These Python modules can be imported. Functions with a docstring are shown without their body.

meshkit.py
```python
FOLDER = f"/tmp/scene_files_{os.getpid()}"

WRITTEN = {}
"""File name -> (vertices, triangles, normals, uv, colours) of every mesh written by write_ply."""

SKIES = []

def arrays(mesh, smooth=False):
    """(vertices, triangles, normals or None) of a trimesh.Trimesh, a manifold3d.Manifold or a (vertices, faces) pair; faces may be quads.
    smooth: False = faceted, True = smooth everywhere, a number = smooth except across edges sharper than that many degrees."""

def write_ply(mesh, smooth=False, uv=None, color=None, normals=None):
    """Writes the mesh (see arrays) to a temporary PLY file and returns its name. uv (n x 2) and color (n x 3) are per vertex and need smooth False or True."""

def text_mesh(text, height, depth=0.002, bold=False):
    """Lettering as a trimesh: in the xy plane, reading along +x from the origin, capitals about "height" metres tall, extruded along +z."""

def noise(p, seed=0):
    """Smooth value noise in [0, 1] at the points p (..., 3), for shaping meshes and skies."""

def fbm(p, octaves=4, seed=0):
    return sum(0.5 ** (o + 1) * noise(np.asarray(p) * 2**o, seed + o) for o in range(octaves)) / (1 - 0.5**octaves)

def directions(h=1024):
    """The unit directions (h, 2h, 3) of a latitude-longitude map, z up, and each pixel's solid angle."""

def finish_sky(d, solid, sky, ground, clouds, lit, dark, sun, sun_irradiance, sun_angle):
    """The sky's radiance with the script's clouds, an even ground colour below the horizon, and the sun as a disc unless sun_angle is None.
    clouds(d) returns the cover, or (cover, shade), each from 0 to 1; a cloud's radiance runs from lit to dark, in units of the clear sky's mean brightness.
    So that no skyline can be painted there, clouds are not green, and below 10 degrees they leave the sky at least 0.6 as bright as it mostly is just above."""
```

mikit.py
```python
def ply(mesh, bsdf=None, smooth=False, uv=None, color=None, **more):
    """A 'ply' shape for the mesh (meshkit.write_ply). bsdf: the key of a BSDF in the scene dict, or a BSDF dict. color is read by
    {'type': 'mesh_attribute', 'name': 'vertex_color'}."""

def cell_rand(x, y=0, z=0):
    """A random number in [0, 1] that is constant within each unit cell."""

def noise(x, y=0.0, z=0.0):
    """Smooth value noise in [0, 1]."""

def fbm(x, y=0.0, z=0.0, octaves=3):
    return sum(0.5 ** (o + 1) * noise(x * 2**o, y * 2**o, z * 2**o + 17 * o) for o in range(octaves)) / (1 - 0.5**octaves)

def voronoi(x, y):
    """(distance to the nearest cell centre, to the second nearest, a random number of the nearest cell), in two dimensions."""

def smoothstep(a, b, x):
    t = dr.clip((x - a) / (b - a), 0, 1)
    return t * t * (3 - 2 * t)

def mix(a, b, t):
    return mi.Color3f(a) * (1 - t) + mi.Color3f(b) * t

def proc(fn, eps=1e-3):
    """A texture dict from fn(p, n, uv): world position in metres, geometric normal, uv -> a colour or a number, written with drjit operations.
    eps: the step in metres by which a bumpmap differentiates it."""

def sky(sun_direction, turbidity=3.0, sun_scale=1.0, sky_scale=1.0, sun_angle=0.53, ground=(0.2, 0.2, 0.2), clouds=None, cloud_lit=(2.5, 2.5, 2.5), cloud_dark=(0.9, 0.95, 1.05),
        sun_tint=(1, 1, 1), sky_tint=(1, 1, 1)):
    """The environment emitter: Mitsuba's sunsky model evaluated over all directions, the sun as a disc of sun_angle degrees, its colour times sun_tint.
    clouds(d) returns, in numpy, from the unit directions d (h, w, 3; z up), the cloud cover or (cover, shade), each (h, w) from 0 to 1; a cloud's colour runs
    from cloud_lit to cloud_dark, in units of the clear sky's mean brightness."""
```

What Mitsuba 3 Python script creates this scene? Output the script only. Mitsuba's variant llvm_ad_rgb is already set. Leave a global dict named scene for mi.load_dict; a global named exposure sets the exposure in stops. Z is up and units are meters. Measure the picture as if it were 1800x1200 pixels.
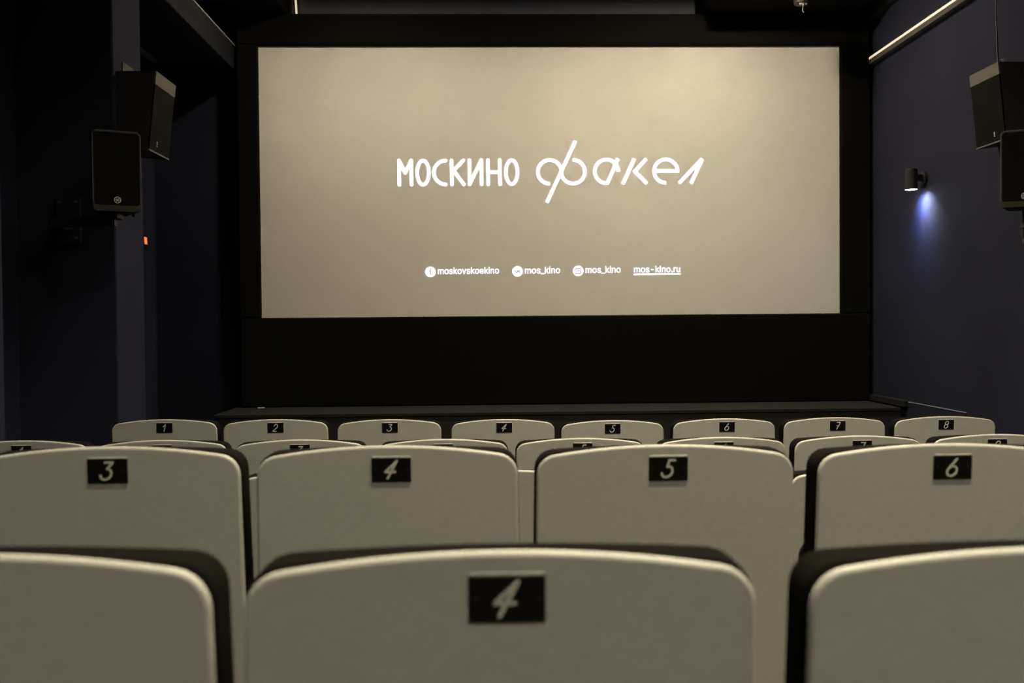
import math
import numpy as np
import trimesh
import mitsuba as mi
import drjit as dr
import mikit
import meshkit
from shapely import affinity
from shapely.geometry import LineString, Polygon, Point, box as sbox
from shapely.ops import unary_union

T = mi.ScalarTransform4f
scene, labels = {}, {}

# ------------------------------------------------------------------ camera
EYE = np.array([0.0, 0.0, 1.408])
AIM = np.array([0.02870159, 0.999381, -0.02034289])      # slightly to the right, slightly down
UP = np.array([0.00913, 0.02009, 0.99976])               # half a degree of roll
scene['camera'] = {
    'type': 'thinlens', 'fov': 2 * math.degrees(math.atan(900 / 1671.0)), 'fov_axis': 'x',
    'aperture_radius': 0.0036, 'focus_distance': 5.6, 'near_clip': 0.05, 'far_clip': 60.0,
    'to_world': T().look_at(origin=EYE.tolist(), target=(EYE + AIM).tolist(), up=UP.tolist()),
}
exposure = 0.0

# ------------------------------------------------------------------ light levels
WARM = np.array([1.0, 0.85, 0.58])
HOUSE_LIGHTS = [(x, y, L) for y, L in ((-2.0, 600), (1.0, 530), (3.1, 590), (5.0, 310)) for x in (0.2, 1.0, 1.8)]   # x, y, radiance
FRONT_LIGHTS = [(-1.1, 7.6, 310), (0.6, 7.5, 120), (2.0, 7.5, 650)]      # hanging wash lights in front of the screen
CEILING_Z = 5.0
LETTER_LIGHT = [1.15, 1.2, 1.3]
TRIM_GLOW = [0.72, 0.60, 0.40]  # weak emission added to the pale trim strips


# ------------------------------------------------------------------ materials
def srgb(r, g, b):
    return [((c / 255) / 12.92 if c / 255 <= 0.04045 else ((c / 255 + 0.055) / 1.055) ** 2.4) for c in (r, g, b)]


def mat(name, color, rough=0.6, metal=0.0, spec=0.5, grain=None, **more):
    """grain = (cells per metre, strength): an even speckle of the colour."""
    base = {'type': 'rgb', 'value': list(color)}
    if grain:
        f, s = grain
        c = mi.Color3f(list(color))

        def fn(p, n, uv, f=f, s=s, c=list(color)):
            k = 1 + s * 2 * (mikit.fbm(p.x * f, p.y * f, p.z * f, octaves=2) - 0.5)
            return mi.Color3f(c[0] * k, c[1] * k, c[2] * k)
        base = mikit.proc(fn)
    scene[name] = {'type': 'twosided', 'nested': {'type': 'principled', 'base_color': base, 'roughness': rough, 'metallic': metal, 'specular': spec, **more}}
    return name


SHELL = mat('mat_shell', (0.50, 0.52, 0.49), 0.45, grain=(90, 0.05))
CLOTH = mat('mat_black_cloth', (0.006, 0.0058, 0.005), 0.95, spec=0.05)
BLACK_STEEL = mat('mat_black_steel', (0.02, 0.02, 0.02), 0.5)
BLACK_PLASTIC = mat('mat_black_plastic', (0.012, 0.012, 0.012), 0.38)
PLATE = mat('mat_number_plate', (0.006, 0.006, 0.006), 0.4, spec=0.3)
DIGIT = mat('mat_digit', (0.62, 0.64, 0.60), 0.5)
SCREEN = mat('mat_screen', (0.80, 0.79, 0.76), 0.9, spec=0.1)
MASKING = mat('mat_masking', (0.008, 0.008, 0.0075), 0.95, spec=0.02)
NAVY = mat('mat_navy_paint', (0.025, 0.027, 0.048), 0.85, spec=0.05, grain=(1.6, 0.14))
LIFTED_WALL = mat('mat_wall_lifted', (0.20, 0.21, 0.27), 0.8, spec=0.2)  # wall colour raised to stand in for light missing above the frame
BEAM_SHADED = mat('mat_beam_shaded', (0.015, 0.016, 0.021), 0.8, spec=0.06)  # darker than the walls: shade of the left side put into the colour
CEILING = mat('mat_ceiling', (0.02, 0.02, 0.022), 0.9, spec=0.1)
CARPET = mat('mat_carpet', (0.03, 0.03, 0.034), 0.95, spec=0.1, grain=(120, 0.25))
STAGE_TOP = mat('mat_stage_top', (0.018, 0.0185, 0.0195), 0.85, spec=0.2, grain=(60, 0.2))
STAGE_FRONT = mat('mat_stage_front', (0.028, 0.028, 0.026), 0.85, spec=0.1)
CABINET = mat('mat_cabinet', (0.030, 0.030, 0.027), 0.55, spec=0.25)
GRILLE = mat('mat_grille', (0.005, 0.005, 0.005), 0.8, spec=0.08)
GREY_PLASTIC = mat('mat_grey_plastic', (0.105, 0.103, 0.092), 0.55)
EDGE_GREY = mat('mat_edge_grey', (0.10, 0.10, 0.095), 0.4)
GREY_EDGING = mat('mat_pale_edging', (0.22, 0.22, 0.23), 0.45)
SILVER = mat('mat_silver', (0.62, 0.62, 0.62), 0.35, metal=0.6)
PALE_TRIM = mat('mat_pale_trim', (0.55, 0.54, 0.50), 0.5)
DUCT = mat('mat_duct', (0.004, 0.004, 0.004), 0.9, spec=0.1)
WHITE = mat('mat_white', (0.75, 0.75, 0.72), 0.6)
LIT_FACE = mat('mat_lit_face', (0.5, 0.5, 0.5), 0.7)
LAMP_BODY = mat('mat_lamp_body', (0.03, 0.03, 0.033), 0.6, spec=0.2)
RAIL_GREY = mat('mat_rail_grey', (0.09, 0.085, 0.08), 0.5)
ORANGE = mat('mat_orange', (0.6, 0.12, 0.03), 0.5)


# ------------------------------------------------------------------ mesh helpers
def fixed(v, f):
    m = trimesh.Trimesh(np.asarray(v, float), np.asarray(f, int), process=True)
    trimesh.repair.fix_normals(m)
    return m


def bx(x0, x1, y0, y1, z0, z1, b=0.0):
    """A box, its edges bevelled by b."""
    c = np.array([(x0 + x1) / 2, (y0 + y1) / 2, (z0 + z1) / 2])
    h = np.array([abs(x1 - x0), abs(y1 - y0), abs(z1 - z0)]) / 2
    if b <= 0:
        return trimesh.creation.box(extents=2 * h, transform=trimesh.transformations.translation_matrix(c))
    b = min(b, h.min() * 0.95)
    pts = []
    for s in np.ndindex(2, 2, 2):
        s = np.array(s) * 2 - 1
        for k in range(3):
            q = s * (h - b)
            q[k] = s[k] * h[k]
            pts.append(c + q)
    return trimesh.convex.convex_hull(np.array(pts))


def hull(points):
    return trimesh.convex.convex_hull(np.array(points, float))


def cyl(p0, p1, r, r1=None, n=20):
    p0, p1 = np.array(p0, float), np.array(p1, float)
    r1 = r if r1 is None else r1
    z = (p1 - p0) / np.linalg.norm(p1 - p0)
    x = np.cross(z, [0, 0, 1] if abs(z[2]) < 0.9 else [1, 0, 0])
    x /= np.linalg.norm(x)
    y = np.cross(z, x)
    a = np.arange(n) * 2 * np.pi / n
    ring = np.cos(a)[:, None] * x + np.sin(a)[:, None] * y
    v = np.vstack([p0 + ring * r, p1 + ring * r1, [p0], [p1]])
    f = []
    for i in range(n):
        j = (i + 1) % n
        f += [[i, j, n + j], [i, n + j, n + i], [2 * n, j, i], [2 * n + 1, n + i, n + j]]
    return fixed(v, f)


def tube(path, r, n=8):
    return trimesh.util.concatenate([cyl(a, b, r, n=n) for a, b in zip(path[:-1], path[1:])])


def lathe(profile, n=32):
    """profile: (radius, z) pairs, revolved about z."""
    return trimesh.creation.revolve(np.array(profile, float), sections=n)


def cat(*m):
    return trimesh.util.concatenate(list(m))


def moved(m, x=0, y=0, z=0):
    m = m.copy()
    m.apply_translation([x, y, z])
    return m


def resample(poly, n):
    ring = poly.exterior
    return np.array([ring.interpolate(t, normalized=True).coords[0] for t in np.linspace(0, 1, n, endpoint=False)])


def plate(poly, y0, y1, r0, r1, n=120, steps=5, lean=None):
    """A panel: the outline (x, z) given depth from y0 to y1, with edges rounded by r0 at y0 and r1 at y1. lean(z) shifts y."""
    p = resample(poly, n)
    t = np.roll(p, -1, 0) - np.roll(p, 1, 0)
    nrm = np.stack([t[:, 1], -t[:, 0]], 1) / np.linalg.norm(t, axis=1, keepdims=True)
    if not poly.exterior.is_ccw:
        nrm = -nrm
    rings = [(y0 + r0 * (1 - math.cos(k / steps * np.pi / 2)), r0 * (1 - math.sin(k / steps * np.pi / 2))) for k in range(steps + 1)]
    back = [(y1 - r1 + r1 * math.sin(k / steps * np.pi / 2), r1 * (1 - math.cos(k / steps * np.pi / 2))) for k in range(steps + 1)]
    rings = rings + back
    v, f = [], []
    for y, ins in rings:
        q = p - nrm * ins
        v.append(np.stack([q[:, 0], np.full(n, y), q[:, 1]], 1))
    v = np.vstack(v)
    m = len(rings)
    for k in range(m - 1):
        for i in range(n):
            j = (i + 1) % n
            a, b, c, d = k * n + i, k * n + j, (k + 1) * n + j, (k + 1) * n + i
            f += [[a, b, c], [a, c, d]]
    for base in (0, (m - 1) * n):
        c = v[base:base + n].mean(0)
        v = np.vstack([v, [c]])
        for i in range(n):
            f.append([base + i, base + (i + 1) % n, len(v) - 1])
    if lean is not None:
        v[:, 1] += lean(v[:, 2])
    return fixed(v, f)


def flat(shape, y_back, thick):
    """A shapely outline in (x, z) as a thin solid standing in the xz plane, its front at y_back - thick."""
    parts = []
    for g in getattr(shape, 'geoms', [shape]):
        if g.area < 1e-9:
            continue
        m = trimesh.creation.extrude_polygon(g, thick, engine='earcut')
        parts.append(m)
    m = cat(*parts)
    v = np.array(m.vertices)
    m.vertices = np.stack([v[:, 0], y_back - v[:, 2], v[:, 1]], 1)
    trimesh.repair.fix_normals(m)
    return m


# ------------------------------------------------------------------ scene helpers
def numbered(key):
    if key not in used:
        used.add(key)
        return key
    k = 1
    while f'{key}_{k:03d}' in used:
        k += 1
    used.add(f'{key}_{k:03d}')
    return f'{key}_{k:03d}'


used = set()


def thing(name, label, category, group=None):
    key = numbered(name)
    labels[key] = {'label': label, 'category': category}
    if group:
        labels[key]['group'] = group
    return key


def part(parent, name, shape, label=None):
    key = numbered(f'{parent}__{name}')
    scene[key] = shape
    if label:
        labels[key] = {'label': label}
    return key


def single(key, shape):
    scene[key] = shape


def struct(name, mesh, bsdf, label, smooth=False):
    used.add(name)
    scene[name] = mikit.ply(mesh, bsdf, smooth)
    labels[name] = {'label': label, 'category': name.split('_')[0], 'kind': 'structure'}
    return name


def P(mesh, bsdf, smooth=30, **more):
    return mikit.ply(mesh, bsdf, smooth, **more)


# ------------------------------------------------------------------ the room
RIGHT, LEFT, FRONT, BACK = 3.69, -2.31, 9.25, -3.6
ALCOVE = -3.14


def lower_floor(y):
    return 0.0035 + 0.018 * (4.767 - y)


def upper_floor(y):
    return 0.2425 + 0.019 * (1.89 - y)


CROSS = -0.0085      # the floor falls a little to the right


def slab(y0, y1, h, z_bottom):
    x0, x1 = -3.3, 3.8
    v = [[x, y, h(y) + CROSS * x] for y in (y0, y1) for x in (x0, x1)] + [[x, y, z_bottom] for y in (y0, y1) for x in (x0, x1)]
    return hull(v)


STEP_Y = 2.42
struct('floor', cat(slab(STEP_Y, FRONT + 0.1, lower_floor, -0.4), slab(BACK - 0.1, STEP_Y, upper_floor, -0.4)), CARPET, 'dark carpeted floor under the rows of seats, with one step between the rows')
struct('ceiling', bx(-3.4, RIGHT + 0.2, BACK - 0.2, FRONT + 0.2, CEILING_Z, CEILING_Z + 0.1), CEILING, 'black ceiling above the auditorium, out of the frame')
struct('wall_front', bx(-3.4, RIGHT + 0.2, FRONT, FRONT + 0.15, -0.4, CEILING_Z), LIFTED_WALL, 'wall behind the screen, coloured lighter to look lit, a strip showing above the black frame')
struct('wall_back', bx(-3.4, RIGHT + 0.2, BACK - 0.15, BACK, -0.4, CEILING_Z), LIFTED_WALL, 'dark wall behind the camera')
struct('wall_right', bx(RIGHT, RIGHT + 0.2, BACK, FRONT, -0.4, CEILING_Z), NAVY, 'dark navy painted wall right of the screen, with the small wall lamp on it')
struct('wall_left', bx(ALCOVE - 0.2, -2.92, BACK, 6.05, -0.4, CEILING_Z), NAVY, 'very dark navy wall at the left edge of the picture')
struct('wall_alcove', bx(ALCOVE - 0.2, ALCOVE, 6.05, FRONT, -0.4, CEILING_Z), NAVY, 'black looking wall of the alcove between the column and the screen')
struct('wall_return', bx(ALCOVE, -2.275, FRONT - 0.02, FRONT, -0.3, 4.5), NAVY, 'dark navy wall between the alcove and the black screen frame')
for name, y0, y1, what in (('wall_column', 6.05, 6.54, 'dark navy column left of the screen carrying two speakers'), ('wall_column_001', 3.95, 4.64, 'nearer dark column at the left edge of the picture')):
    struct(name, bx(-3.0, LEFT, y0, y1, -0.2, CEILING_Z, 0.008), NAVY, what)
struct('trim_1', bx(-2.9, LEFT + 0.01, BACK, FRONT, 3.772, 3.985, 0.004), BEAM_SHADED, 'beam along the top of the left wall, shade put into its grey')
struct('trim_2', bx(RIGHT - 0.05, RIGHT + 0.01, BACK, FRONT, 4.23, 4.36, 0.004), CEILING, 'lower dark cornice board along the top of the right wall')
struct('trim_3', bx(RIGHT - 0.09, RIGHT + 0.01, BACK, FRONT, 4.361, 4.52, 0.004), CEILING, 'upper dark cornice board along the top of the right wall')

# baseboard along the right wall beside the stage, with its pale edging
struct('baseboard_right', bx(RIGHT - 0.010, RIGHT + 0.01, 7.17, 8.89, -0.2, 0.68, 0.003), NAVY, 'dark boarding at the foot of the right wall beside the stage')
part('baseboard_right', 'edging', P(bx(RIGHT - 0.014, RIGHT + 0.005, 7.17, 8.16, 0.680, 0.687, 0.002), GREY_EDGING), 'thin pale metal edging')
part('baseboard_right', 'edging', P(bx(RIGHT - 0.05, RIGHT + 0.005, 8.16, 8.89, 0.640, 0.695, 0.003), STAGE_TOP), 'wider dark grey edging board')

# trim strips, weak emission added to make the pale trim look brightly lit
k = thing('glowing_trim', 'long thin warm white trim with added glow, on a grey rail along the right wall', 'glowing trim')
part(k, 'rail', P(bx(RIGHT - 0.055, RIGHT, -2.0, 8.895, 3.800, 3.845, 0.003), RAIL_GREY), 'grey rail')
part(k, 'diffuser', {**mikit.ply(bx(RIGHT - 0.055, RIGHT - 0.01, -2.0, 8.89, 3.8455, 3.868, 0.002), LIT_FACE), 'emitter': {'type': 'area', 'radiance': {'type': 'rgb', 'value': TRIM_GLOW}, 'sampling_weight': 0.15}}, 'warm white face with added glow')
k = thing('glowing_trim', 'short upright trim with added warm glow on the wall above the screen frame', 'glowing trim')
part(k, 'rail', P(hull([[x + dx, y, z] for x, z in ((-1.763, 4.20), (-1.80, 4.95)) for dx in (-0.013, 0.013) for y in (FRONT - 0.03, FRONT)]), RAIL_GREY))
part(k, 'diffuser', {**mikit.ply(hull([[x + dx, y, z] for x, z in ((-1.763, 4.21), (-1.80, 4.94)) for dx in (-0.009, 0.009) for y in (FRONT - 0.042, FRONT - 0.031)]), LIT_FACE), 'emitter': {'type': 'area', 'radiance': {'type': 'rgb', 'value': TRIM_GLOW}, 'sampling_weight': 0.05}}, 'warm white face with added glow')
k = thing('metal_trim', 'thin pale metal trim along the top of the grey beam on the left wall', 'trim')
single(k, P(bx(LEFT - 0.03, LEFT + 0.022, BACK + 0.1, FRONT - 0.15, 3.987, 3.997, 0.002), PALE_TRIM))

# ------------------------------------------------------------------ stage
STAGE_Z, STAGE_Y = 0.632, 8.2
k = thing('stage', 'low grey stage platform running below the screen', 'stage')
part(k, 'top', P(bx(-2.33, RIGHT - 0.055, STAGE_Y, FRONT - 0.01, STAGE_Z - 0.03, STAGE_Z, 0.004), STAGE_TOP), 'grey carpeted top')
part(k, 'front_panel', P(bx(-2.33, RIGHT - 0.055, STAGE_Y + 0.01, STAGE_Y + 0.04, -0.06, STAGE_Z - 0.031), STAGE_FRONT), 'dark front panel')
part(k, 'side_panel', P(bx(-2.33, -2.30, STAGE_Y + 0.041, FRONT - 0.01, -0.06, STAGE_Z - 0.031), STAGE_FRONT))
k = thing('paper_scrap', 'tiny white scrap lying on the left end of the stage', 'paper')
single(k, P(bx(-2.105, -2.045, 8.84, 8.87, STAGE_Z, STAGE_Z + 0.006, 0.002), WHITE))

# ------------------------------------------------------------------ screen with its black frame
SX0, SX1, SZ0, SZ1, SY = -2.079, 3.376, 1.466, 3.993, 8.95
k = thing('screen_frame', 'wide black cloth covered masking frame around the cinema screen', 'screen frame')
part(k, 'top_bar', P(bx(-2.27, 3.655, 8.90, 9.12, SZ1, 4.277, 0.012), MASKING))
part(k, 'bottom_bar', P(bx(-2.27, 3.655, 8.90, 9.12, STAGE_Z + 0.002, SZ0, 0.012), MASKING))
part(k, 'side_bar', P(bx(-2.27, SX0, 8.90, 9.12, SZ0, SZ1, 0.01), MASKING))
part(k, 'side_bar', P(bx(SX1, 3.655, 8.90, 9.12, SZ0, SZ1, 0.01), MASKING))

screen = thing('cinema_screen', 'large pale cinema screen showing a white logo and captions', 'screen')
part(screen, 'sheet', P(bx(SX0, SX1, SY, SY + 0.03, SZ0, SZ1), SCREEN))

GLOW = {'type': 'area', 'radiance': {'type': 'rgb', 'value': LETTER_LIGHT}, 'sampling_weight': 0.02}


def arc(cx, cz, rx, rz, a0, a1, n=40):
    a = np.radians(np.linspace(a0, a1, n))
    return list(zip(cx + rx * np.cos(a), cz + rz * np.sin(a)))


def stroke(*paths, w, round_=True):
    return unary_union([LineString(p).buffer(w / 2, cap_style=1 if round_ else 2, join_style=1 if round_ else 2, quad_segs=10) for p in paths])


def lettering(name, shape, label):
    part(screen, name, {**mikit.ply(flat(shape, SY - 0.0005, 0.002), LIT_FACE), 'emitter': dict(GLOW)}, label)


# first word, rounded strokes; design units of 0.685 mm, z down, set on the screen below
U1 = 0.00536 / 7.826
WORD1 = [
    ('M', stroke([(95, 428), (92, 94), (176, 266), (257, 94), (261, 426)], w=51)),
    ('O', stroke(arc(419, 261, 80, 165, 0, 360), w=51)),
    ('S', stroke(arc(727, 259, 160, 163, 90, 270) , w=51)),
    ('K', stroke([(808, 94), (813, 422)], [(968, 92), (836, 232), (976, 422)], w=51)),
    ('I', stroke([(1051, 90), (1055, 420), (1214, 88), (1219, 420)], w=51)),
    ('N', stroke([(1305, 88), (1309, 420)], [(1465, 86), (1472, 418)], [(1307, 253), (1468, 253)], w=51)),
    ('O', stroke(arc(1631, 252, 80, 164, 0, 360), w=51)),
]
# the logo's screen position in metres: x right, z up
def to_screen(shape, px0, pz0, unit):
    """Design units (x right, z down) to screen metres."""
    a = unit
    x0 = 0.00536 * px0 - 0.00004 * pz0 - 4.53575
    z0 = -0.00003 * px0 - 0.00533 * pz0 + 4.45255
    return affinity.affine_transform(shape, [a, -a * 0.0075, -a * 0.0056, -a * 0.9944, x0, z0])


CYR = {'M': 'М', 'S': 'С', 'I': 'И', 'N': 'Н'}
for ch, s in WORD1:
    lettering('letter', to_screen(s, 690, 270, U1), None)

# second word, blunt thin strokes
W2 = 37
U2 = 0.00536 / 5.625
WORD2 = [
    stroke([(452, 41), (168, 652)], arc(197, 347, 117, 117, 88, 388), arc(428, 345, 117, 117, -92, 190), w=W2, round_=False),
    stroke([(874, 213), (763, 470)], arc(760, 341, 117, 117, 90, 362), w=W2, round_=False),
    stroke([(1035, 213), (920, 470)], [(1155, 214), (1040, 340), (1160, 462)], w=W2, round_=False),
    stroke(arc(1348, 337, 116, 116, 88, 364), [(1240, 337), (1482, 336)], w=W2, round_=False),
    stroke([(1480, 458), (1712, 212)], [(1712, 214), (1598, 462)], w=W2, round_=False),
]
for s in WORD2:
    lettering('letter', to_screen(s, 930, 240, U2), None)


def text_shape(text, x0, x1, base0, base1, xh):
    """Bold lettering of the caption between x0 and x1 on its baseline, as a shape in photo sized units, z down."""
    m = meshkit.text_mesh(text, 1.0, 0.1, bold=True)
    sec = m.section(plane_origin=[0, 0, 0.05], plane_normal=[0, 0, 1])
    pl, tr = sec.to_2D() if hasattr(sec, 'to_2D') else sec.to_planar()
    g = unary_union([affinity.affine_transform(q, [tr[0, 0], tr[0, 1], tr[1, 0], tr[1, 1], tr[0, 3], tr[1, 3]]) for q in pl.polygons_full])
    a, b, c, d = g.bounds
    sx = (x1 - x0) / (c - a)
    tilt = (base1 - base0) / (x1 - x0)
    return affinity.affine_transform(g, [sx, 0, tilt * sx, -xh, x0 - a * sx, base0 - a * sx * tilt])


def caption(label, s):
    lettering('caption', to_screen(s, 0, 0, 0.00536), label)


def icon(label, s):
    lettering('icon', to_screen(s, 0, 0, 0.00536), label)


caption('white caption text', text_shape('moskovskoekino', 768.8, 876.2, 481.2, 480.2, 11.2))
caption('white caption text', text_shape('mos_kino', 921.4, 983.5, 480.4, 479.8, 11.2))
caption('white caption text', text_shape('mos_kino', 1028.0, 1090.3, 479.6, 479.0, 11.2))
caption('white caption text, underlined', unary_union([text_shape('mos-kino.ru', 1113.7, 1195.8, 478.8, 478.2, 11.0), Polygon([(1113, 481.0), (1197, 480.3), (1197, 483.0), (1113, 483.8)])]))
disc = lambda x, z: Point(x, z).buffer(9.4, quad_segs=20)
f_mark = affinity.translate(stroke([(1.4, -5.2), (0.4, -5.2), (-0.5, -4.2), (-0.5, 5.4)], [(-2.2, -1.2), (1.8, -1.2)], w=1.5, round_=False), 756.2, 477.4)
icon('white round icon with a letter f', disc(756.0, 477.4).difference(f_mark))
w_mark = stroke([(904.2, 474.6), (906.6, 478.8), (908.3, 478.8), (908.3, 474.8)], [(908.3, 476.8), (910.0, 476.4), (912.8, 474.6)], [(910.0, 476.4), (913.2, 479.2)], w=1.6, round_=False)
icon('white round icon with small dark letters', disc(908.5, 476.7).difference(w_mark))
cam_mark = sbox(1011.4, 472.0, 1019.0, 479.8).buffer(1.2).difference(sbox(1012.4, 473.0, 1018.0, 478.8).buffer(0.8)).union(Point(1015.2, 475.9).buffer(2.3).difference(Point(1015.2, 475.9).buffer(1.1)))
icon('white round icon with a small camera outline', disc(1015.2, 475.9).difference(cam_mark))

# ------------------------------------------------------------------ boxes and lamps above the frame
k = thing('duct', 'black boxed duct hanging under the ceiling above the right part of the screen frame', 'duct')
single(k, P(bx(2.07, 3.52, 8.36, FRONT - 0.01, 4.28, 4.9, 0.006), DUCT, False))
k = thing('duct', 'black boxed duct above the top left corner of the screen frame', 'duct')
single(k, P(bx(-2.30, -1.81, 8.42, FRONT - 0.045, 4.279, 4.9, 0.006), DUCT, False))
k = thing('stage_lamp', 'small black spotlight with silver fittings hanging above the right part of the screen frame', 'lamp')
part(k, 'can', P(moved(lathe([(0.0001, 0.0), (0.055, 0.0), (0.062, 0.01), (0.062, 0.12), (0.04, 0.15), (0.0001, 0.15)]), 2.76, 8.2, 4.13), BLACK_STEEL))
part(k, 'clip', P(cat(bx(2.722, 2.75, 8.125, 8.137, 4.106, 4.122, 0.003), bx(2.775, 2.788, 8.125, 8.137, 4.108, 4.120, 0.003), tube([(2.757, 8.131, 4.12), (2.75, 8.131, 4.05), (2.762, 8.131, 4.04)], 0.0035)), SILVER), 'silver clip and hook')
part(k, 'bracket', P(bx(2.745, 2.775, 8.19, 8.21, 4.28, 5.0, 0.003), BLACK_STEEL))

# ------------------------------------------------------------------ speakers
def wall_speaker(label, x_face_top, x_face_bot, x_back, y0, y1, z0, z1, tilt=0.0):
    """Cabinet on a side wall facing across the room: its front leans forward at the top, grey strip above a black grille."""
    s = 1 if x_face_top > x_back else -1
    k = thing('surround_speaker', label, 'speaker')
    X = lambda z: x_face_bot + (x_face_top - x_face_bot) * (z - z0) / (z1 - z0)
    body = hull([(x, y, z) for y in (y0, y1) for x, z in ((x_back, z0 + 0.02), (x_back, z1), (X(z1) - s * 0.012, z1), (X(z0) - s * 0.012, z0))])
    part(k, 'cabinet', P(body, CABINET, 20))
    zc = z1 - 0.080

    def face(za, zb, ya, yb, d0, d1):
        return hull([(X(z) + s * d, y, z) for z in (za, zb) for y in (ya, yb) for d in (d0, d1)])
    part(k, 'top_panel', P(face(zc, z1, y0, y1, -0.0115, 0.0), GREY_PLASTIC, False), 'pale grey strip above the grille')
    part(k, 'grille', P(face(z0 + 0.010, zc - 0.001, y0 + 0.004, y1 - 0.004, -0.0115, -0.001), GRILLE, False))
    part(k, 'edge_highlight', P(face(z0, z0 + 0.009, y0, y1, -0.0115, 0.001), EDGE_GREY, False), 'thin grey highlight painted along the lower edge')  # lighter strip stands in for a highlight on the lower edge
    yb, zb = y0 + (y1 - y0) * 0.32, z0 + 0.055
    part(k, 'badge', P(cat(face(zb, zb + 0.022, yb, yb + 0.010, -0.001, 0.002), face(zb - 0.012, zb - 0.004, yb, yb + 0.010, -0.001, 0.002)), SILVER, False), 'tiny upright silver badge')
    return k


k = wall_speaker('black wedge speaker with a pale top strip, high on the column left of the screen', -2.057, -2.111, LEFT, 6.10, 6.48, 2.515, 3.013)
part(k, 'wall_plate', P(bx(LEFT - 0.005, LEFT + 0.006, 6.2, 6.40, 3.0, 3.10, 0.002), BLACK_STEEL))
k = wall_speaker('black wedge speaker with grey top strip, high on the right wall', 3.482, 3.535, RIGHT, 6.36, 6.74, 2.615, 3.138)
part(k, 'eyebolt', P(cat(cyl((3.55, 6.42, 3.138), (3.55, 6.42, 3.16), 0.005, n=10), moved(trimesh.creation.torus(0.010, 0.003, 16, 8), 3.55, 6.42, 3.168)), SILVER), 'small silver eyebolt')


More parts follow.
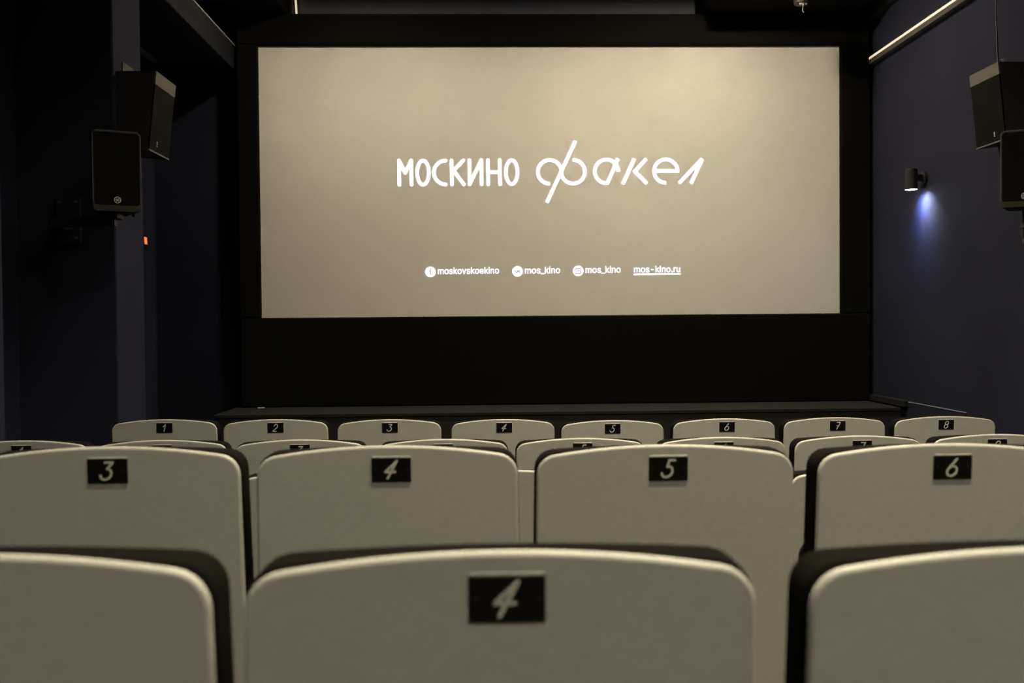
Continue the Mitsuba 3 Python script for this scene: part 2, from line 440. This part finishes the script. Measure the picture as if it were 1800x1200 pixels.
def angled_speaker(label, x, y, z, deg, plate_x, plate_face):
    """Boxy speaker on a wall bracket. (x, y, z): middle of the front's lower edge; deg: turn of the front from facing the back of the hall."""
    k = thing('bracket_speaker', label, 'speaker')
    w, h, d = 0.262, 0.468, 0.25
    M = T().translate([x, y, z]).rotate([0, 0, 1], deg)

    def rr(w, h, r, x0=0, z0=0):
        return sbox(x0 - w / 2 + r, z0 + r, x0 + w / 2 - r, z0 + h - r).buffer(r, quad_segs=6)
    body = plate(rr(w, h, 0.018), 0.006, d, 0.005, 0.03, n=96, steps=3)
    v = np.array(body.vertices)
    v[:, 0] *= 1 - 0.35 * np.clip(v[:, 1] / d, 0, 1)       # the cabinet narrows to the back
    body.vertices = v
    put = lambda m: {**m, 'to_world': M}
    part(k, 'cabinet', put(P(body, CABINET, 25)))
    rim = plate(rr(w, h, 0.018), 0.0, 0.016, 0.005, 0.003, n=96, steps=3)
    part(k, 'bezel', put(P(rim, CABINET, 25)))
    part(k, 'grille', put(P(plate(rr(w - 0.016, h - 0.050, 0.012, 0, 0.040), -0.003, 0.004, 0.002, 0.001, n=96, steps=2), GRILLE, 25)))
    edge = cat(bx(-w / 2 + 0.018, w / 2 - 0.014, -0.0005, 0.012, h - 0.002, h + 0.0025, 0.001), bx(w / 2 - 0.003, w / 2 + 0.0018, -0.0005, 0.012, h * 0.4, h - 0.016, 0.001), bx(-w / 2 - 0.0018, -w / 2 + 0.003, -0.0005, 0.012, h * 0.1, h - 0.016, 0.001))
    part(k, 'edge_highlight', put(P(edge, EDGE_GREY, False)), 'thin grey highlights painted along the edges')  # edge highlights painted as lighter grey strips
    ring = Point(0, 0).buffer(0.0200, quad_segs=16).difference(Point(0, 0).buffer(0.0150, quad_segs=16))
    spokes = unary_union([affinity.rotate(sbox(-0.0022, 0, 0.0022, 0.0155), a, origin=(0, 0)) for a in range(30, 390, 60)] + [Point(0, 0).buffer(0.006)])
    emblem = affinity.translate(ring.union(spokes), 0.0, 0.068)
    part(k, 'badge', put(P(flat(emblem, -0.0025, 0.002), SILVER, False)), 'round silver emblem')
    for fx in (0.055, 0.095):
        part(k, 'foot', put(P(cyl((fx, 0.05, 0.0), (fx, 0.05, -0.018), 0.010, n=12), BLACK_STEEL)))
    return k, M


k, M = angled_speaker('black box speaker with round silver emblem, bracketed to the left column', -2.130, 5.615, 2.070, 28, 0, 0)
plt = (-2.672, -2.520)
part(k, 'wall_plate', P(bx(plt[0], plt[1], 6.034, 6.052, 1.92, 2.215, 0.003), BLACK_STEEL))
for bxp in (-2.646, -2.546):
    for bz in (1.958, 2.069, 2.180):
        part(k, 'bolt', P(cyl((bxp, 6.036, bz), (bxp, 6.022, bz), 0.009, n=8), EDGE_GREY), 'small steel bolt head')
part(k, 'arm', P(cat(bx(-2.60, -2.56, 5.80, 6.04, 2.00, 2.06, 0.004), hull([(x, y + dy, z) for x, y in ((-2.60, 5.80), (-2.19, 5.72)) for dy in (0, 0.04) for z in (2.00, 2.06)]), bx(-2.24, -2.16, 5.68, 5.78, 2.04, 2.078, 0.004)), BLACK_STEEL))
k, M = angled_speaker('black box speaker with silver emblem, on the right wall at picture edge', 3.285, 5.695, 2.080, -28, 0, 0)
part(k, 'wall_plate', P(bx(RIGHT - 0.018, RIGHT + 0.001, 5.62, 5.78, 1.82, 2.10, 0.003), BLACK_STEEL))
part(k, 'arm', P(cat(bx(3.33, RIGHT - 0.01, 5.69, 5.73, 1.95, 2.00, 0.004), cyl((3.345, 5.80, 1.90), (3.345, 5.80, 2.085), 0.018), bx(3.325, 3.365, 5.70, 5.82, 1.96, 1.99, 0.004)), BLACK_STEEL))
part(k, 'bolt', P(cat(cyl((3.345, 5.80, 1.87), (3.345, 5.80, 1.90), 0.012, n=10)), EDGE_GREY), 'grey pole end')

k = thing('cable', 'thin dark cable running up the navy wall from the wedge speaker', 'cable')
single(k, P(tube([(RIGHT - 0.004, 6.70, 3.135), (RIGHT - 0.004, 6.735, 3.25), (RIGHT - 0.004, 6.76, 3.6), (RIGHT - 0.004, 6.765, 4.23)], 0.004), BLACK_STEEL))

# ------------------------------------------------------------------ wall lamp
LX, LY, LZ = 3.575, 7.87, 2.487
k = thing('wall_lamp', 'small cylindrical wall lamp casting blue white light on the navy wall', 'lamp')
can = lathe([(0.044, 0.004), (0.050, 0.0), (0.050, 0.165), (0.046, 0.17), (0.0001, 0.17)], 32)
part(k, 'can', P(moved(can, LX, LY, LZ), LAMP_BODY), 'short upright cylinder')
part(k, 'lens', {**P(moved(lathe([(0.0001, -0.006), (0.030, -0.005), (0.048, -0.001), (0.0001, -0.001)], 32), LX, LY, LZ), LIT_FACE, False), 'emitter': {'type': 'area', 'radiance': {'type': 'rgb', 'value': [80, 84, 96]}, 'sampling_weight': 0.6}}, 'bright white lens')
part(k, 'arm', P(bx(LX + 0.03, RIGHT - 0.01, LY - 0.022, LY + 0.022, LZ + 0.065, LZ + 0.125, 0.006), BLACK_STEEL))
part(k, 'wall_plate', P(cyl((RIGHT - 0.022, LY, LZ + 0.095), (RIGHT + 0.001, LY, LZ + 0.095), 0.055, n=32), BLACK_STEEL))
for name, dy, tgt, inten, cut, beam in (('wall_lamp_beam', 0.02, (RIGHT, LY + 0.035, LZ - 0.16), (0.028, 0.042, 0.12), 42, 5), ('wall_lamp_beam_001', -0.02, (RIGHT, LY - 0.06, LZ - 0.15), (0.11, 0.115, 0.125), 44, 5)):
    scene[name] = {'type': 'spot', 'intensity': {'type': 'rgb', 'value': [c * 28 for c in inten]}, 'cutoff_angle': float(cut), 'beam_width': float(beam),
                   'to_world': T().look_at(origin=[LX, LY + dy, LZ - 0.010], target=list(tgt), up=[0, 1, 0])}

# ------------------------------------------------------------------ small orange indicator
k = thing('indicator_light', 'tiny glowing orange indicator light in the dark alcove left of the screen', 'light')
part(k, 'housing', P(bx(ALCOVE - 0.002, ALCOVE + 0.012, 8.86, 8.96, 2.12, 2.25, 0.003), BLACK_PLASTIC))
part(k, 'lens', {**P(hull([(x, 8.905 + dy + dz * -0.15, 2.19 + dz) for x in (ALCOVE + 0.012, ALCOVE + 0.018) for dy in (-0.028, 0.028) for dz in (-0.032, 0.032)]), ORANGE, False), 'emitter': {'type': 'area', 'radiance': {'type': 'rgb', 'value': [1.6, 0.22, 0.05]}, 'sampling_weight': 0.01}}, 'glowing orange lens')

# ------------------------------------------------------------------ house lights in the ceiling, above the frame
SIDES = {0.2: 'left', -1.1: 'left', 1.0: 'middle', 0.6: 'middle', 1.8: 'right', 2.0: 'right'}
OVER = {-2.0: 'behind the camera', 1.0: 'above the nearest row of seats', 3.1: 'above the hidden third row', 5.0: 'above the front row'}


def lamp_disc(x, y, z, r, L):
    a = np.arange(24) * 2 * np.pi / 24
    dv = np.vstack([np.stack([x + r * np.cos(a), y + r * np.sin(a), np.full(24, z)], 1), [[x, y, z]]])
    df = [[(i + 1) % 24, i, 24] for i in range(24)]
    return {**mikit.ply((dv, df), LIT_FACE), 'emitter': {'type': 'area', 'radiance': {'type': 'rgb', 'value': (WARM * L).tolist()}}}


for x, y, L in HOUSE_LIGHTS:
    k = thing('ceiling_downlight', f'round black ceiling downlight {OVER[y]}, {SIDES[x]} one of three', 'downlight', 'ceiling downlights')
    part(k, 'can', P(moved(lathe([(0.112, 0.0), (0.125, 0.0), (0.125, 0.159), (0.112, 0.159), (0.112, 0.0)], 32), x, y, CEILING_Z - 0.16), BLACK_STEEL))
    part(k, 'diffuser', lamp_disc(x, y, CEILING_Z - 0.06, 0.111, L))
for x, y, L in FRONT_LIGHTS:
    k = thing('ceiling_wash_light', f'flat round ceiling wash light in front of the screen, {SIDES[x]} one of three', 'wash light', 'ceiling wash lights')
    part(k, 'ring', P(moved(lathe([(0.105, 0.0), (0.125, 0.0), (0.125, 0.029), (0.105, 0.029), (0.105, 0.0)], 32), x, y, 4.55), BLACK_STEEL))
    part(k, 'diffuser', lamp_disc(x, y, 4.552, 0.104, L))
    part(k, 'stem', P(cyl((x, y, 4.579), (x, y, CEILING_Z), 0.012), BLACK_STEEL))
    part(k, 'back_plate', P(cyl((x, y, 4.56), (x, y, 4.584), 0.104, n=32), BLACK_STEEL))

# ------------------------------------------------------------------ seats
TOP = 0.92                                     # height of the back above its floor


def lean(z):
    return (TOP - z) * 0.06


def back_outline(half, rise, taper, z0, z1, r):
    """Upright panel from z0 to z1, its top arched by rise, widening downwards by taper per metre."""
    xs = np.linspace(-half, half, 41)
    c = rise / half ** 2
    top = [(x, z1 - c * x * x) for x in xs]
    pts = [(-half - taper * (z1 - z0), z0)] + top + [(half + taper * (z1 - z0), z0)]
    return Polygon(pts).buffer(-r, quad_segs=12).buffer(r, quad_segs=12)


def numeral_shape(ch):
    c = {
        '1': [[(-0.20, 0.18), (0.06, 0.5), (0.06, -0.5)]],
        '2': [arc(0.0, 0.22, 0.26, 0.28, 170, -38) + [(-0.27, -0.5), (0.27, -0.5)]],
        '3': [[(-0.24, 0.5), (0.20, 0.5), (-0.03, 0.13)] + arc(-0.03, -0.18, 0.30, 0.31, 85, -165)],
        '5': [[(0.24, 0.5), (-0.08, 0.5), (-0.10, 0.11)] + arc(-0.03, -0.19, 0.30, 0.31, 104, -165)],
        '6': [arc(0.0, -0.21, 0.28, 0.29, 0, 360), [(-0.245, -0.08), (0.10, 0.5)]],
        '7': [[(-0.26, 0.5), (0.24, 0.5), (-0.04, -0.5)], [(-0.14, 0.02), (0.22, 0.02)]],
        '8': [arc(0.0, 0.26, 0.23, 0.24, 0, 360), arc(0.0, -0.23, 0.26, 0.27, 0, 360)],
        '9': [arc(0.0, 0.21, 0.28, 0.29, 0, 360), [(0.245, 0.08), (-0.10, -0.5)]],
    }
    h = 0.0345
    if ch == '4':
        paths = [[(-0.0074, -0.0172), (0.0112, 0.0180), (-0.0119, -0.0040), (0.0076, -0.0042)]]
    else:
        paths = [[(h * (x + 0.27 * z), h * z) for x, z in p] for p in c[ch]]
    return stroke(*paths, w=0.0044)


SHELL_PLY = P(plate(back_outline(0.259, 0.0242, 0.014, 0.30, TOP, 0.042), 0.0, 0.014, 0.0062, 0.005, n=220, steps=6, lean=lean), SHELL, 35)
PAD_PLY = P(plate(back_outline(0.2605, 0.009, 0.015, 0.42, TOP - 0.0075, 0.040), 0.0145, 0.092, 0.010, 0.024, n=160, steps=5, lean=lean), CLOTH, 35)
SEAT_PLY = P(plate(back_outline(0.240, 0.010, 0.0, 0.40, 0.70, 0.05), 0.128, 0.225, 0.02, 0.04, n=100, steps=4), CLOTH, 35)
ARM_PLY = [P(cat(bx(s * 0.2715 - 0.006, s * 0.2715 + 0.006, 0.03, 0.36, 0.60, 0.635, 0.008), bx(s * 0.2715 - 0.005, s * 0.2715 + 0.005, 0.055, 0.12, 0.30, 0.60, 0.003)), BLACK_PLASTIC, 30) for s in (-1, 1)]
LEG_PLY = [P(cat(bx(s * 0.20 - 0.02, s * 0.20 + 0.02, 0.06, 0.11, 0.006, 0.45, 0.004), bx(s * 0.20 - 0.03, s * 0.20 + 0.03, -0.02, 0.24, 0.0, 0.008, 0.002)), BLACK_STEEL, 30) for s in (-1, 1)]
PLATE_Z = TOP - 0.0505
BACKING_PLY = P(bx(-0.0385, 0.0385, -0.0013, 0.006, -0.023, 0.0272, 0.0012), SHELL, 20)
PLATE_PLY = P(bx(-0.0392, 0.0392, -0.0026, 0.001, -0.0245, 0.0245, 0.0008), PLATE, 20)
SCREW_PLY = [P(cyl((s * 0.031, -0.0025, 0.001), (s * 0.031, -0.0033, 0.001), 0.0022, n=10), BLACK_STEEL, 30) for s in (-1, 1)]
NUMERAL_PLY = {c: P(flat(numeral_shape(c), -0.0026, 0.0006), DIGIT, False) for c in '12345678'}


WORDS = ['', 'one', 'two', 'three', 'four', 'five', 'six', 'seven', 'eight']


def seat(x, y, floor, number, label, plate_dx=0.0, plate_dz=0.0, dz=0.0, end=False):
    k = thing('cinema_chair', label, 'seat', 'pale backed cinema seats in rows')
    M = T().translate([x, y, floor(y) + CROSS * x + dz])
    put = lambda s: {**s, 'to_world': M}
    part(k, 'back_shell', put(SHELL_PLY))
    part(k, 'back_cushion', put(PAD_PLY), 'black upholstered cushion')
    part(k, 'seat_cushion', put(SEAT_PLY), 'black upholstered cushion')
    part(k, 'armrest', put(ARM_PLY[1]))
    if end:
        part(k, 'armrest', put(ARM_PLY[0]))
    for s in LEG_PLY:
        part(k, 'leg', put(s))
    Mp = T().translate([x + plate_dx, y + lean(PLATE_Z + plate_dz), floor(y) + CROSS * x + dz + PLATE_Z + plate_dz]).rotate([1, 0, 0], 3.43)
    pl = part(k, 'number_plate', {**PLATE_PLY, 'to_world': Mp}, f'black plate with the number {number}')
    part(pl, 'backing', {**BACKING_PLY, 'to_world': Mp})
    part(pl, 'numeral', {**NUMERAL_PLY[str(number)], 'to_world': Mp}, 'pale slanted numeral')
    for s in SCREW_PLY:
        part(pl, 'screw', {**s, 'to_world': Mp})
    return k


PITCH = 0.566
# nearest row
for n, x, pdx in ((2, -1.103, 0.0), (3, -0.537, 0.0), (4, 0.015, 0.005), (5, 0.590, 0.004), (6, 1.157, 0.0)):
    seat(x, 0.95, upper_floor, n, f'pale grey backed cinema seat {WORDS[n]}, in the row nearest the camera', pdx, 0.0028, -0.0028, end=n == 2)
# second row
for n, x, pdx in ((2, -1.312, 0.0), (3, -0.748, 0.002), (4, -0.196, 0.008), (5, 0.361, 0.005), (6, 0.931, 0.013), (7, 1.497, 0.0)):
    seat(x, 1.89, upper_floor, n, f'pale grey backed cinema seat {WORDS[n]}, in the second row from the camera', pdx, 0.003, end=n == 2)
# third row, below the step and mostly hidden
for n, x in ((1, -1.620), (2, -1.055), (3, -0.488), (4, 0.058), (5, 0.628), (6, 1.197), (7, 1.765)):
    seat(x, 2.885, lower_floor, n, f'pale cinema seat {WORDS[n]} of the lower third row, mostly hidden behind the second row', end=n == 1)
# fourth row
for n, x, pdx, dz in ((1, -1.834, 0.0, 0.0), (2, -1.287, 0.003, 0.0), (3, -0.740, 0.0, 0.0), (4, -0.170, 0.0, 0.0), (5, 0.382, 0.008, 0.002), (6, 0.955, 0.006, 0.004), (7, 1.512, 0.014, 0.008), (8, 2.078, 0.004, 0.012)):
    seat(x, 3.80, lower_floor, n, f'pale grey backed cinema seat {WORDS[n]} of the fourth row, just behind the front row', pdx, 0.006, dz, end=n == 1)
# front row
for n, x, pdx, dz in ((1, -1.599, 0.002, 0.002), (2, -1.048, 0.0, 0.001), (3, -0.482, 0.003, -0.001), (4, 0.088, 0.006, -0.002), (5, 0.641, 0.0, -0.009), (6, 1.209, 0.013, -0.002), (7, 1.774, 0.014, 0.002), (8, 2.344, 0.003, 0.006)):
    seat(x, 4.767, lower_floor, n, f'pale grey backed cinema seat {WORDS[n]}, in the front row nearest the screen', pdx, 0.008, dz, end=n == 1)
